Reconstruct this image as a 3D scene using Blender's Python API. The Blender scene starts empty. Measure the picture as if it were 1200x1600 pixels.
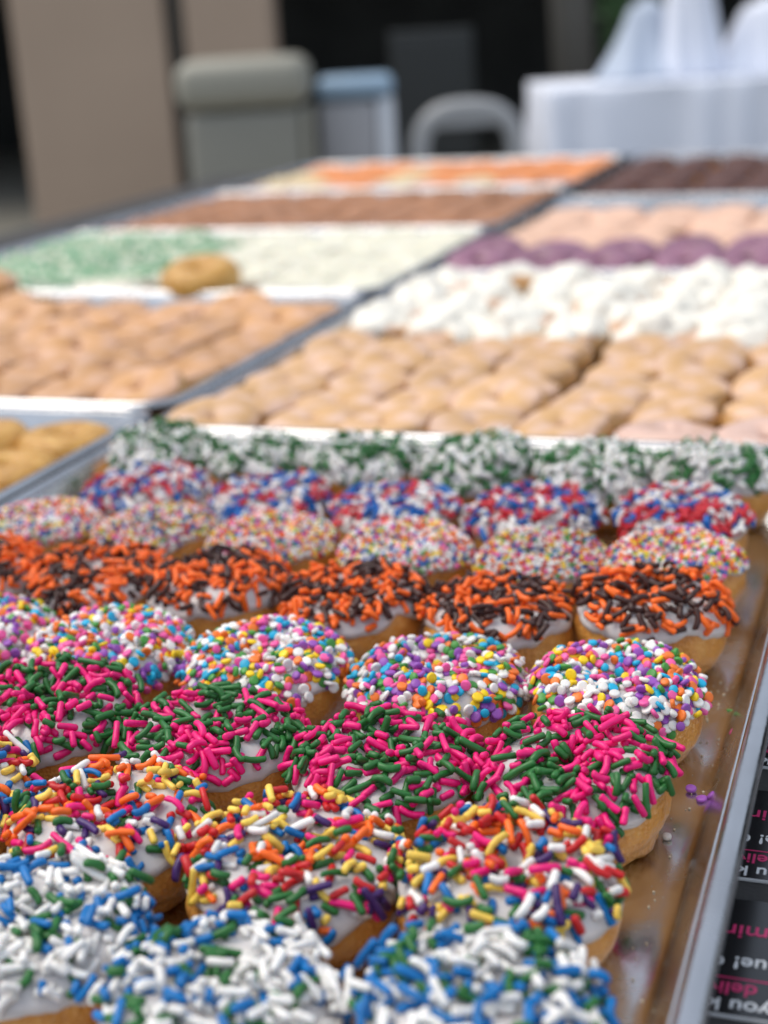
import bpy, bmesh, math, random
import numpy as np
from mathutils import Vector, Matrix, noise, Quaternion

rnd = random.Random(11)
nrg = np.random.default_rng(5)
PI = math.pi
MM = 0.001
sc = bpy.context.scene
COL = sc.collection

# ------------------------------------------------------------------ camera
CAM_POS = Vector((0.36435, -0.64053, 0.210))
C_RIGHT = Vector((0.9427661, 0.32820397, -0.05894265))
C_UP = Vector((-0.0496302, 0.31290308, 0.94848748))
C_FWD = Vector((-0.32974069, 0.89127651, -0.31128325))
FPX = 2330.0
cam = bpy.data.cameras.new('camera')
cam.sensor_fit = 'VERTICAL'
cam.sensor_height = 36.0
cam.sensor_width = 27.0
cam.lens = FPX / 1600 * 36
cam.clip_start = 0.02
cam.clip_end = 200
cam.dof.use_dof = True
cam.dof.focus_distance = 0.404
cam.dof.aperture_fstop = cam.lens / 6.0
cam.dof.aperture_blades = 0
cam_o = bpy.data.objects.new('camera', cam)
COL.objects.link(cam_o)
m3 = Matrix((C_RIGHT, C_UP, -C_FWD)).transposed()
cam_o.matrix_world = Matrix.Translation(CAM_POS) @ m3.to_4x4()
sc.camera = cam_o

# ------------------------------------------------------------------ sky, sun, exposure
SUN_EL, SUN_AZ = 62.0, -95.0     # azimuth of the sun, degrees clockwise from +Y
w = bpy.data.worlds.new('World')
sc.world = w
w.use_nodes = True
wn = w.node_tree
bg = wn.nodes['Background']
sky = wn.nodes.new('ShaderNodeTexSky')
sky.sky_type = 'NISHITA'
sky.sun_disc = False
sky.sun_elevation = math.radians(SUN_EL)
sky.sun_rotation = math.radians(SUN_AZ)
sky.air_density = 1.0
sky.dust_density = 2.5
sky.ozone_density = 1.0
# thin even overcast veils most of the clear sky
mixs = wn.nodes.new('ShaderNodeMix')
mixs.data_type = 'RGBA'
mixs.inputs[0].default_value = 0.75
mixs.inputs[7].default_value = (4.0, 4.45, 5.15, 1)
wn.links.new(sky.outputs[0], mixs.inputs[6])
wn.links.new(mixs.outputs[2], bg.inputs[0])
bg.inputs[1].default_value = 0.15
sun = bpy.data.lights.new('sun', 'SUN')
sun.energy = 2.0
sun.angle = math.radians(45)
sun.color = (1.0, 0.93, 0.82)
sun_o = bpy.data.objects.new('sun', sun)
COL.objects.link(sun_o)
_e, _a = math.radians(SUN_EL), math.radians(SUN_AZ)
sdir = Vector((math.cos(_e) * math.sin(_a), math.cos(_e) * math.cos(_a), math.sin(_e)))
sun_o.rotation_euler = sdir.to_track_quat('Z', 'Y').to_euler()
sun_o.location = (0, 0, 5)
sc.view_settings.view_transform = 'Standard'
sc.view_settings.look = 'None'
sc.view_settings.exposure = 0.28
sc.view_settings.gamma = 1.0
sc.view_settings.use_curve_mapping = False
sc.render.engine = 'CYCLES'
sc.cycles.use_denoising = True
sc.cycles.max_bounces = 8
sc.cycles.use_adaptive_sampling = True
sc.cycles.adaptive_threshold = 0.008

# ------------------------------------------------------------------ helpers
def project(p):
    d = Vector(p) - CAM_POS
    z = d.dot(C_FWD)
    return 600 + FPX * d.dot(C_RIGHT) / z, 800 - FPX * d.dot(C_UP) / z, z


def link(name, mesh, parent=None):
    o = bpy.data.objects.new(name, mesh)
    COL.objects.link(o)
    if parent is not None:
        o.parent = parent
    return o


def empty(name, loc=(0, 0, 0), rot=(0, 0, 0)):
    o = bpy.data.objects.new(name, None)
    o.empty_display_size = 0.01
    COL.objects.link(o)
    o.location = loc
    o.rotation_euler = rot
    return o


def tag(o, label, cat, group=None):
    o['label'] = label
    o['category'] = cat
    if group:
        o['group'] = group
    return o


def structure(o):
    o['kind'] = 'structure'
    return o


def mesh_np(name, V, F, mats=(), smooth=True, mi=None):
    me = bpy.data.meshes.new(name)
    me.from_pydata([tuple(v) for v in V], [], [tuple(int(i) for i in f) for f in F])
    for m in mats:
        me.materials.append(m)
    if smooth:
        me.polygons.foreach_set('use_smooth', [True] * len(me.polygons))
    if mi is not None:
        me.polygons.foreach_set('material_index', mi)
    me.update()
    return me


def mesh_bm(name, bm, mat, smooth=False):
    me = bpy.data.meshes.new(name)
    bmesh.ops.recalc_face_normals(bm, faces=bm.faces)
    bm.to_mesh(me)
    bm.free()
    me.materials.append(mat)
    if smooth:
        me.polygons.foreach_set('use_smooth', [True] * len(me.polygons))
    return me


def bm_box(bm, x0, x1, y0, y1, z0, z1, bev=0.0, seg=2):
    r = bmesh.ops.create_cube(bm, size=1)
    for v in r['verts']:
        v.co = Vector(((x0 + x1) / 2 + v.co.x * (x1 - x0), (y0 + y1) / 2 + v.co.y * (y1 - y0), (z0 + z1) / 2 + v.co.z * (z1 - z0)))
    if bev:
        es = {e for v in r['verts'] for e in v.link_edges}
        bmesh.ops.bevel(bm, geom=list(es), offset=bev, segments=seg, affect='EDGES', profile=0.5)


def bm_tube(bm, pts, rad, seg=10, closed=False):
    pts = [Vector(p) for p in pts]
    rings = []
    n = len(pts)
    up = Vector((0, 0, 1))
    for i, p in enumerate(pts):
        a = pts[i - 1] if (i > 0 or closed) else p
        b = pts[(i + 1) % n] if (i < n - 1 or closed) else p
        t = (b - a).normalized()
        s = t.cross(up)
        if s.length < 1e-4:
            s = Vector((1, 0, 0))
        s.normalize()
        u = s.cross(t)
        rr = rad[i] if isinstance(rad, (list, tuple)) else rad
        rings.append([bm.verts.new(p + rr * (math.cos(k / seg * 2 * PI) * s + math.sin(k / seg * 2 * PI) * u)) for k in range(seg)])
    for i in range(n if closed else n - 1):
        A, B = rings[i], rings[(i + 1) % n]
        for k in range(seg):
            bm.faces.new((A[k], A[(k + 1) % seg], B[(k + 1) % seg], B[k]))
    if not closed:
        bm.faces.new(rings[0][::-1])
        bm.faces.new(rings[-1])


def lathe(bm, prof, seg=24, cx=0.0, cy=0.0):
    rings = []
    for r, z in prof:
        rings.append([bm.verts.new((cx + r * math.cos(k / seg * 2 * PI), cy + r * math.sin(k / seg * 2 * PI), z)) for k in range(seg)])
    for A, B in zip(rings, rings[1:]):
        for k in range(seg):
            bm.faces.new((A[k], A[(k + 1) % seg], B[(k + 1) % seg], B[k]))
    bm.faces.new(rings[0][::-1])
    bm.faces.new(rings[-1])


# ------------------------------------------------------------------ materials
def new_mat(name):
    m = bpy.data.materials.new(name)
    m.use_nodes = True
    return m, m.node_tree, m.node_tree.nodes['Principled BSDF']


def mat_simple(name, col, rough=0.5, var=0.12, scale=60.0, bump=0.0, bscale=400.0, metal=0.0, sss=0.0, sss_r=0.002, coat=0.0, spec=0.5, obj_var=0.0):
    m, nt, b = new_mat(name)
    N, L = nt.nodes, nt.links
    tc = N.new('ShaderNodeTexCoord')
    nz = N.new('ShaderNodeTexNoise')
    nz.inputs['Scale'].default_value = scale
    nz.inputs['Detail'].default_value = 4
    L.new(tc.outputs['Object'], nz.inputs['Vector'])
    rp = N.new('ShaderNodeValToRGB')
    rp.color_ramp.elements[0].position = 0.3
    rp.color_ramp.elements[1].position = 0.7
    rp.color_ramp.elements[0].color = tuple(max(0, c * (1 - var)) for c in col) + (1,)
    rp.color_ramp.elements[1].color = tuple(min(1, c * (1 + var)) for c in col) + (1,)
    L.new(nz.outputs[0], rp.inputs[0])
    out = rp.outputs[0]
    if obj_var:
        oi = N.new('ShaderNodeObjectInfo')
        hs = N.new('ShaderNodeHueSaturation')
        mr = N.new('ShaderNodeMapRange')
        mr.inputs[3].default_value = 1 - obj_var
        mr.inputs[4].default_value = 1 + obj_var
        L.new(oi.outputs['Random'], mr.inputs[0])
        L.new(mr.outputs[0], hs.inputs['Value'])
        L.new(out, hs.inputs['Color'])
        out = hs.outputs[0]
    L.new(out, b.inputs['Base Color'])
    b.inputs['Roughness'].default_value = rough
    b.inputs['Metallic'].default_value = metal
    b.inputs['Specular IOR Level'].default_value = spec
    if coat:
        b.inputs['Coat Weight'].default_value = coat
        b.inputs['Coat Roughness'].default_value = 0.2
    if sss:
        b.inputs['Subsurface Weight'].default_value = sss
        b.inputs['Subsurface Radius'].default_value = (1.0, 0.7, 0.5)
        b.inputs['Subsurface Scale'].default_value = sss_r
    if bump:
        n2 = N.new('ShaderNodeTexNoise')
        n2.inputs['Scale'].default_value = bscale
        n2.inputs['Detail'].default_value = 5
        L.new(tc.outputs['Object'], n2.inputs['Vector'])
        bp = N.new('ShaderNodeBump')
        bp.inputs['Strength'].default_value = 1.0
        bp.inputs['Distance'].default_value = bump
        L.new(n2.outputs[0], bp.inputs['Height'])
        L.new(bp.outputs[0], b.inputs['Normal'])
    return m


def mat_dough(name, dark, mid, light, band=True):
    m, nt, b = new_mat(name)
    N, L = nt.nodes, nt.links
    tc = N.new('ShaderNodeTexCoord')
    n1 = N.new('ShaderNodeTexNoise')
    n1.inputs['Scale'].default_value = 85
    n1.inputs['Detail'].default_value = 6
    n1.inputs['Roughness'].default_value = 0.65
    L.new(tc.outputs['Object'], n1.inputs['Vector'])
    rp = N.new('ShaderNodeValToRGB')
    e = rp.color_ramp.elements
    e[0].position, e[0].color = 0.34, dark + (1,)
    e[1].position, e[1].color = 0.64, light + (1,)
    q = e.new(0.5)
    q.color = mid + (1,)
    L.new(n1.outputs[0], rp.inputs[0])
    out = rp.outputs[0]
    if band:
        # the pale ring where two fried faces meet, uneven in height
        sx = N.new('ShaderNodeSeparateXYZ')
        L.new(tc.outputs['Object'], sx.inputs[0])
        n3 = N.new('ShaderNodeTexNoise')
        n3.inputs['Scale'].default_value = 60
        L.new(tc.outputs['Object'], n3.inputs['Vector'])
        ma = N.new('ShaderNodeMath')
        ma.operation = 'MULTIPLY_ADD'
        ma.inputs[1].default_value = 0.010
        L.new(n3.outputs[0], ma.inputs[0])
        L.new(sx.outputs['Z'], ma.inputs[2])
        mr = N.new('ShaderNodeValToRGB')
        k = mr.color_ramp.elements
        k[0].position, k[0].color = 0.25, (0, 0, 0, 1)
        k[1].position, k[1].color = 0.80, (0, 0, 0, 1)
        k2 = k.new(0.52)
        k2.color = (0.55, 0.55, 0.55, 1)
        sc_ = N.new('ShaderNodeMapRange')
        sc_.inputs[1].default_value = 0.0
        sc_.inputs[2].default_value = 0.027
        L.new(ma.outputs[0], sc_.inputs[0])
        L.new(sc_.outputs[0], mr.inputs[0])
        mx = N.new('ShaderNodeMix')
        mx.data_type = 'RGBA'
        L.new(mr.outputs[0], mx.inputs[0])
        L.new(out, mx.inputs[6])
        mx.inputs[7].default_value = tuple(min(1, c * 1.08) for c in light) + (1,)
        out = mx.outputs[2]
    L.new(out, b.inputs['Base Color'])
    b.inputs['Roughness'].default_value = 0.30
    b.inputs['Subsurface Weight'].default_value = 0.12
    b.inputs['Subsurface Radius'].default_value = (1, 0.5, 0.2)
    b.inputs['Subsurface Scale'].default_value = 0.002
    n2 = N.new('ShaderNodeTexNoise')
    n2.inputs['Scale'].default_value = 650
    n2.inputs['Detail'].default_value = 6
    L.new(tc.outputs['Object'], n2.inputs['Vector'])
    v2 = N.new('ShaderNodeTexVoronoi')
    v2.inputs['Scale'].default_value = 900
    L.new(tc.outputs['Object'], v2.inputs['Vector'])
    ad = N.new('ShaderNodeMath')
    L.new(n2.outputs[0], ad.inputs[0])
    L.new(v2.outputs[0], ad.inputs[1])
    bp = N.new('ShaderNodeBump')
    bp.inputs['Distance'].default_value = 0.0004
    bp.inputs['Strength'].default_value = 0.9
    L.new(ad.outputs[0], bp.inputs['Height'])
    L.new(bp.outputs[0], b.inputs['Normal'])
    return m


def mat_pan():
    m, nt, b = new_mat('aluminium')
    N, L = nt.nodes, nt.links
    tc = N.new('ShaderNodeTexCoord')
    n1 = N.new('ShaderNodeTexNoise')
    n1.inputs['Scale'].default_value = 45
    n1.inputs['Detail'].default_value = 7
    L.new(tc.outputs['Object'], n1.inputs['Vector'])
    mr = N.new('ShaderNodeMapRange')
    mr.inputs[1].default_value = 0.3
    mr.inputs[2].default_value = 0.7
    mr.inputs[3].default_value = 0.15
    mr.inputs[4].default_value = 0.32
    L.new(n1.outputs[0], mr.inputs[0])
    L.new(mr.outputs[0], b.inputs['Roughness'])
    rp = N.new('ShaderNodeValToRGB')
    rp.color_ramp.elements[0].position = 0.3
    rp.color_ramp.elements[0].color = (0.50, 0.49, 0.48, 1)
    rp.color_ramp.elements[1].position = 0.65
    rp.color_ramp.elements[1].color = (0.70, 0.70, 0.70, 1)
    n3 = N.new('ShaderNodeTexNoise')
    n3.inputs['Scale'].default_value = 20
    n3.inputs['Detail'].default_value = 5
    L.new(tc.outputs['Object'], n3.inputs['Vector'])
    L.new(n3.outputs[0], rp.inputs[0])
    L.new(rp.outputs[0], b.inputs['Base Color'])
    b.inputs['Metallic'].default_value = 1.0
    n2 = N.new('ShaderNodeTexNoise')
    n2.inputs['Scale'].default_value = 260
    n2.inputs['Detail'].default_value = 6
    L.new(tc.outputs['Object'], n2.inputs['Vector'])
    bp = N.new('ShaderNodeBump')
    bp.inputs['Distance'].default_value = 0.00012
    bp.inputs['Strength'].default_value = 0.5
    L.new(n2.outputs[0], bp.inputs['Height'])
    L.new(bp.outputs[0], b.inputs['Normal'])
    return m


PAN = mat_pan()
RIM = mat_pan()  # same aluminium as the pan, base darkened to curb the sun's glare on it
RIM.name = 'dimmed_rim_aluminium'
for _n in RIM.node_tree.nodes:
    if _n.type == 'VALTORGB':
        _n.color_ramp.elements[0].color = (0.38, 0.38, 0.39, 1)
        _n.color_ramp.elements[1].color = (0.54, 0.54, 0.55, 1)
DOUGH = mat_dough('fried_dough', (0.29, 0.085, 0.010), (0.59, 0.235, 0.036), (0.72, 0.36, 0.09))
DOUGH_PLAIN = mat_dough('plain_dough', (0.42, 0.19, 0.03), (0.60, 0.31, 0.06), (0.70, 0.40, 0.10), band=False)
DOUGH_TAN = mat_dough('tan_dough', (0.40, 0.18, 0.045), (0.54, 0.285, 0.09), (0.63, 0.37, 0.145), band=False)
GLAZE = mat_simple('white_glaze', (0.60, 0.565, 0.55), rough=0.24, var=0.03, scale=90, bump=0.0003, bscale=260, sss=0.35, sss_r=0.0025, coat=0.15)

SPR_COL = dict(
    white=(0.80, 0.775, 0.74), blue=(0.0, 0.150, 0.43), green=(0.020, 0.140, 0.026), pink=(0.80, 0.008, 0.175),
    orange=(0.92, 0.145, 0.010), brown=(0.050, 0.017, 0.012), red=(0.55, 0.014, 0.016), yellow=(0.86, 0.58, 0.09),
    purple=(0.050, 0.014, 0.115), cyan=(0.010, 0.40, 0.64), hotpink=(0.84, 0.11, 0.35), sun=(0.90, 0.62, 0.012),
    tangerine=(0.86, 0.19, 0.025), violet=(0.30, 0.085, 0.43), leaf=(0.065, 0.29, 0.048), flag_red=(0.58, 0.016, 0.03), navy=(0.0, 0.115, 0.42),
    mint=(0.16, 0.42, 0.22), cream=(0.89, 0.85, 0.70))
SPR = {k: mat_simple('sugar_' + k, c, rough=0.40, var=0.09, scale=300, bump=0.00016, bscale=700, obj_var=0.12, spec=0.42, sss=(0.25 if k in ('white', 'cream', 'yellow') else 0.1), sss_r=0.0008) for k, c in SPR_COL.items()}

# ------------------------------------------------------------------ sprinkle meshes (shared)
def capsule_vf(length, r, bend=0.0, sides=8, mid=2, rag=0.0):
    half = max(length / 2 - r, 0.0002)
    st = [(-half - r, 0.42), (-half - r * 0.86, 0.74), (-half - r * 0.50, 0.98)]
    for k in range(1, mid):
        st.append((-half + 2 * half * k / mid, 1.0 + rag * math.sin(k * 2.3)))
    st += [(half + r * 0.50, 0.98), (half + r * 0.86, 0.74), (half + r, 0.42)]
    V, F = [], []
    for z, s in st:
        ox = bend * (1 - (z / (half + r)) ** 2)
        for k in range(sides):
            a = 2 * PI * k / sides
            V.append((ox + r * s * math.cos(a), r * s * math.sin(a), z))
    n = len(st)
    for i in range(n - 1):
        for k in range(sides):
            k2 = (k + 1) % sides
            F.append((i * sides + k, i * sides + k2, (i + 1) * sides + k2, (i + 1) * sides + k))
    F.append(tuple(range(sides))[::-1])
    F.append(tuple((n - 1) * sides + k for k in range(sides)))
    return V, F


JIM = [(2.3, 0.0), (3.2, 0.15), (4.2, 0.0), (5.0, 0.55), (5.8, 0.1), (6.6, 0.9), (8.6, 0.3)]
JR = 0.95 * MM
_cache = {}


def jimmy_mesh(color, vi):
    k = ('j', color, vi)
    if k not in _cache:
        L_, b_ = JIM[vi]
        V, F = capsule_vf(L_ * MM, JR, b_ * MM, 8, 3, 0.06)
        _cache[k] = mesh_np('sprinkle_' + color, V, F, (SPR[color],))
    return _cache[k]


def disc_vf(r, h, sides=12):
    st = [(0.0, 1.0), (0.70, 1.0), (0.93, 0.72), (1.0, 0.0), (0.93, -0.72), (0.70, -1.0), (0.0, -1.0)]
    V, F = [(0, 0, h / 2 * 1.06)], []
    for s, z in st[1:-1]:
        for k in range(sides):
            a = 2 * PI * k / sides
            V.append((r * s * math.cos(a), r * s * math.sin(a), z * h / 2))
    V.append((0, 0, -h / 2 * 1.06))
    for k in range(sides):
        F.append((0, 1 + k, 1 + (k + 1) % sides))
    for i in range(4):
        for k in range(sides):
            k2 = (k + 1) % sides
            F.append((1 + i * sides + k, 1 + (i + 1) * sides + k, 1 + (i + 1) * sides + k2, 1 + i * sides + k2))
    for k in range(sides):
        F.append((len(V) - 1, 1 + 4 * sides + (k + 1) % sides, 1 + 4 * sides + k))
    return V, F


DISC = [(1.42, 1.15), (1.58, 1.2), (1.30, 1.25), (1.68, 1.05)]


def disc_mesh(color, vi):
    k = ('d', color, vi)
    if k not in _cache:
        V, F = disc_vf(DISC[vi][0] * MM, DISC[vi][1] * MM)
        _cache[k] = mesh_np('confetti_' + color, V, F, (SPR[color],))
    return _cache[k]


def ico_vf(sub=1):
    bm = bmesh.new()
    bmesh.ops.create_icosphere(bm, subdivisions=sub, radius=1.0)
    V = np.array([v.co[:] for v in bm.verts])
    F = np.array([[v.index for v in f.verts] for f in bm.faces])
    bm.free()
    return V, F


# ------------------------------------------------------------------ the donut surface
class Ring:
    """one fried ring: noisy torus, metres, base at z = 0"""
    def __init__(s, seed, R=13.9, a=11.0, b=11.6, flat=0.12, wob=1.0, edge=0.30):
        s.edge = edge
        s.o = Vector((seed * 7.31, seed * 3.17, seed * 1.7))
        s.R, s.a, s.b, s.flat, s.w = R * MM, a * MM, b * MM, flat, wob
        s.zc = b * MM * (1 - flat)

    def n1(s, u, k, f=1.0):
        return noise.noise(Vector((math.cos(u) * f, math.sin(u) * f, k)) + s.o)

    def pars(s, u):
        w = s.w
        return (s.R * (1 + 0.05 * w * s.n1(u, 3.3)), s.a * (1 + 0.10 * w * s.n1(u, 9.1, 1.3)),
                s.b * (1 + 0.09 * w * s.n1(u, 5.7, 1.2)))

    def pt(s, u, v, off=0.0):
        R, a, b = s.pars(u)
        cv, sv = math.cos(v), math.sin(v)
        e = 0.93
        x = math.copysign(abs(cv) ** e, cv) * a
        z = math.copysign(abs(sv) ** e, sv) * b
        if sv < 0 and cv > 0:
            x *= 1 - 0.20 * sv * sv - 0.05 * abs(sv)
        nn = Vector((cv / a, 0, sv / b)).normalized()
        r = R + x + nn.x * off
        zz = max(s.zc + z + nn.z * off, 0.0)
        return Vector((r * math.cos(u), r * math.sin(u), zz)), Vector((nn.x * math.cos(u), nn.x * math.sin(u), nn.z))


def grid_mesh(name, P, nu, nv, mat, close_v):
    F = []
    for i in range(nu):
        i2 = (i + 1) % nu
        for j in range(nv if close_v else nv - 1):
            j2 = (j + 1) % nv
            F.append((i * nv + j, i2 * nv + j, i2 * nv + j2, i * nv + j2))
    return mesh_np(name, P, F, (mat,))


def dough_mesh(ring, nu, nv, mat, crag=1.0):
    P = []
    for i in range(nu):
        u = 2 * PI * i / nu
        for j in range(nv):
            v = 2 * PI * j / nv
            p, n = ring.pt(u, v)
            q = p * 130 + ring.o
            d = 0.9 * noise.noise(q) + 0.5 * noise.noise(q * 2.3) + 0.22 * noise.noise(q * 5.1)
            # ridge and crease round the lower side
            sv = math.sin(v)
            if math.cos(v) > -0.3:
                lvl = -0.50 + 0.16 * ring.n1(u, 21.0, 2.2)
                cr = -1.5 * math.exp(-((sv - lvl) / 0.10) ** 2) * (0.55 + 0.8 * ring.n1(u, 31.0, 2.6))
                cr += 0.7 * math.exp(-((sv - lvl + 0.27) / 0.15) ** 2)
            else:
                cr = 0
            amt = 0.85 * MM * crag if sv < 0.35 else 0.25 * MM
            p2 = p + n * (d * amt + cr * 0.75 * MM * crag)
            if p.z <= 0.0004:
                p2.z = 0.0
            P.append((p2.x, p2.y, max(p2.z, 0.0)))
    return grid_mesh('dough', P, nu, nv, mat, True)


def icing_edge(ring, u):
    """tube angle at which the icing ends outside (v=0 outward, pi/2 top)"""
    d = 0.34 * ring.n1(u, 41.0, 1.1) + 0.20 * ring.n1(u, 43.0, 3.0) + 0.08 * ring.n1(u, 47.0, 7.0)
    return ring.edge - d


def icing_mesh(ring, nu, nw, mat, thick=1.1, inner=3.0):
    P = []
    T = thick * MM
    for i in range(nu):
        u = 2 * PI * i / nu
        v0 = icing_edge(ring, u)
        v1 = inner + 0.25 * ring.n1(u, 51.0, 2.0)
        for j in range(nw):
            s = j / (nw - 1)
            ss = 0.5 - 0.5 * math.cos(PI * s) if True else s
            v = v0 + (v1 - v0) * (0.35 * ss + 0.65 * s)
            e0, e1 = min(s / 0.07, 1), min((1 - s) / 0.07, 1)
            th = T * (1 - (1 - min(e0, e1)) ** 2.2) - 0.6 * MM * (1 - min(e0, e1)) ** 3
            bead = 0.30 * MM * math.exp(-((s - 0.09) / 0.05) ** 2)
            p, n = ring.pt(u, v, th + bead)
            P.append(p[:])
    return grid_mesh('icing', P, nu, nw, mat, False)


# ------------------------------------------------------------------ scattering sprinkles on the icing
def clustered_color(weights, p, salt, amount=1.6):
    ks = list(weights)
    ws = []
    for i, k in enumerate(ks):
        n = noise.noise(p * 110 + Vector((i * 13.7, salt * 2.1, i * 5.3)))
        ws.append(weights[k] * max(0.05, 1 + amount * n))
    return rnd.choices(ks, ws)[0]


def scatter_jimmies(ring, count, weights, salt, lens=(3, 8, 14, 16, 12, 7, 2), margin=0.30, lift=3.4, top=1.1):
    """piles capsules: each falls to the lowest free height above the icing"""
    r = JR
    C = np.zeros((0, 3))
    out = []
    tries = 0
    while len(out) < count and tries < count * 7:
        tries += 1
        u = rnd.uniform(0, 2 * PI)
        v0 = icing_edge(ring, u) + margin + 0.22 * ring.n1(u, 61.0, 2.0)
        v = rnd.uniform(v0, 2.75)
        pr = (ring.R + ring.a * math.cos(v)) / (ring.R + ring.a)
        if rnd.random() > pr:
            continue
        vi = rnd.choices(range(len(JIM)), lens)[0]
        L_ = JIM[vi][0] * MM
        p, n = ring.pt(u, v, top * MM)
        tu = Vector((-math.sin(u), math.cos(u), 0))
        tv = n.cross(tu)
        ang = rnd.uniform(0, PI)
        t = (math.cos(ang) * tu + math.sin(ang) * tv)
        half = L_ / 2 - r
        # where the ring curves away under the ends the sprinkle sits a little proud
        base = r * 0.62
        done = False
        for k in range(9):
            h = base + k * 0.42 * MM
            if h > base + lift * MM:
                break
            tt = (t + n * (rnd.uniform(-0.10, 0.12) + (rnd.gauss(0, 0.30) if k else 0))).normalized()
            c = p + n * h
            pts = np.array([(c + tt * half * q)[:] for q in (-1, -0.33, 0.33, 1)])
            if len(C):
                d = np.sqrt(((pts[:, None, :] - C[None]) ** 2).sum(2)).min()
                if d < 1.50 * r:
                    continue
            C = np.vstack((C, pts))
            q = tt.to_track_quat('Z', 'Y') @ Quaternion((0, 0, 1), rnd.uniform(0, 2 * PI))
            out.append((vi, c, q, clustered_color(weights, p, salt)))
            done = True
            break
    return out


def scatter_discs(ring, count, weights, salt, margin=0.06):
    C = np.zeros((0, 3))
    out = []
    tries = 0
    while len(out) < count and tries < count * 9:
        tries += 1
        u = rnd.uniform(0, 2 * PI)
        v0 = icing_edge(ring, u) + margin
        v = rnd.uniform(v0, 2.8)
        if rnd.random() > (ring.R + ring.a * math.cos(v)) / (ring.R + ring.a):
            continue
        vi = rnd.randrange(len(DISC))
        p, n = ring.pt(u, v, 1.1 * MM)
        for k in range(4):
            h = (0.35 + 0.55 * k) * MM
            c = p + n * h
            if len(C):
                d = np.sqrt(((np.array(c[:]) - C) ** 2).sum(1)).min()
                if d < 1.62 * MM:
                    continue
            C = np.vstack((C, np.array(c[:])))
            tilt = Vector((rnd.gauss(0, 1), rnd.gauss(0, 1), rnd.gauss(0, 1))) * (0.20 + 0.14 * k)
            q = (n + tilt).normalized().to_track_quat('Z', 'Y')
            out.append((vi, c, q, clustered_color(weights, p, salt, 0.9)))
            break
    return out


def merge_instances(name, items, mats, shade=True):
    """items: (V, F, centre, quat, scale, material index) joined into one mesh"""
    VV, FF, MI = [], [], []
    o = 0
    for V, F, c, q, s, mi in items:
        M = np.array(q.to_matrix())
        W = (np.asarray(V) * s) @ M.T + np.array(c[:])
        VV.append(W)
        FF += [tuple(i + o for i in f) for f in F]
        MI += [mi] * len(F)
        o += len(W)
    return mesh_np(name, np.vstack(VV), FF, mats, shade, MI)


def nonpareil_mesh(ring, weights, salt, r=0.84 * MM, gap=1.30 * MM, tries=9000):
    V, F = ico_vf(1)
    F = [tuple(f) for f in F]
    cs = list(weights)
    C = np.zeros((6000, 3))
    n_ = 0
    items = []
    for _ in range(tries):
        u = rnd.uniform(0, 2 * PI)
        v = rnd.uniform(icing_edge(ring, u) + 0.10, 2.8)
        if rnd.random() > (ring.R + ring.a * math.cos(v)) / (ring.R + ring.a):
            continue
        p, n = ring.pt(u, v, 1.1 * MM)
        c = p + n * (r * rnd.uniform(0.55, 0.95))
        ca = np.array(c[:])
        if n_ and (((ca - C[:n_]) ** 2).sum(1)).min() < gap * gap:
            continue
        C[n_] = ca
        n_ += 1
        items.append((V, F, c, Quaternion(), r * rnd.uniform(0.9, 1.08), cs.index(clustered_color(weights, p, salt, 0.8))))
    return merge_instances('nonpareils', items, [SPR[k] for k in cs])


ORD = ['first', 'second', 'third', 'fourth', 'fifth', 'sixth', 'seventh', 'eighth', 'ninth', 'tenth']
_seed = [1]


def donut(name, loc, rz, tilt=(0, 0), dough=None, icing=None):
    o = empty(name, loc, (tilt[0], tilt[1], rz))
    d = link('dough', dough, o)
    ic = link('icing', icing, o) if icing else None
    return o, d, ic


def hero_jimmy_donut(x, y, weights, count, label, group, salt, detail=1.0, size=1.015, zs=1.0, **kw):
    _seed[0] += 1
    sd = _seed[0]
    ring = Ring(sd, R=13.8 + 0.5 * math.sin(sd), a=11.0 + 0.4 * math.cos(sd * 2.1), b=11.6 + 0.5 * math.sin(sd * 1.3))
    nu, nv = (84, 44) if detail >= 1 else (48, 24)
    o, d, ic = donut('sprinkle_donut', (x * MM, y * MM, PAN_Z), 0, (rnd.uniform(-.07, .07), rnd.uniform(-.07, .07)),
                     dough_mesh(ring, nu, nv, DOUGH), icing_mesh(ring, nu, 26, GLAZE))
    tag(o, label, 'donut', group)
    its = scatter_jimmies(ring, count, weights, salt, **kw)
    base = Vector((x * MM, y * MM, PAN_Z))
    its.sort(key=lambda t: (base + t[1] - CAM_POS).length)
    for vi, c, q, col in its[:300]:
        s = bpy.data.objects.new('sprinkle', jimmy_mesh(col, vi))
        COL.objects.link(s)
        s.parent = ic
        s.location = c
        s.rotation_euler = q.to_euler()
        k = rnd.gauss(0.99, 0.075)
        s.scale = (k, k * rnd.uniform(0.93, 1.05), rnd.uniform(0.86, 1.12))
    if its[300:]:
        cs = list(weights)
        items = []
        for vi, c, q, col in its[300:]:
            V, F = capsule_vf(JIM[vi][0] * MM, JR, 0, 6, 1)
            items.append((V, F, c, q, 1.0, cs.index(col)))
        s = link('sprinkles', merge_instances('sprinkles', items, [SPR[k] for k in cs]), ic)
        s['kind'] = 'stuff'
    z = rnd.uniform(0.97, 1.08)
    o.scale = (size * rnd.uniform(0.985, 1.02), size * rnd.uniform(0.985, 1.02), size * z * zs)
    return o


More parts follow.
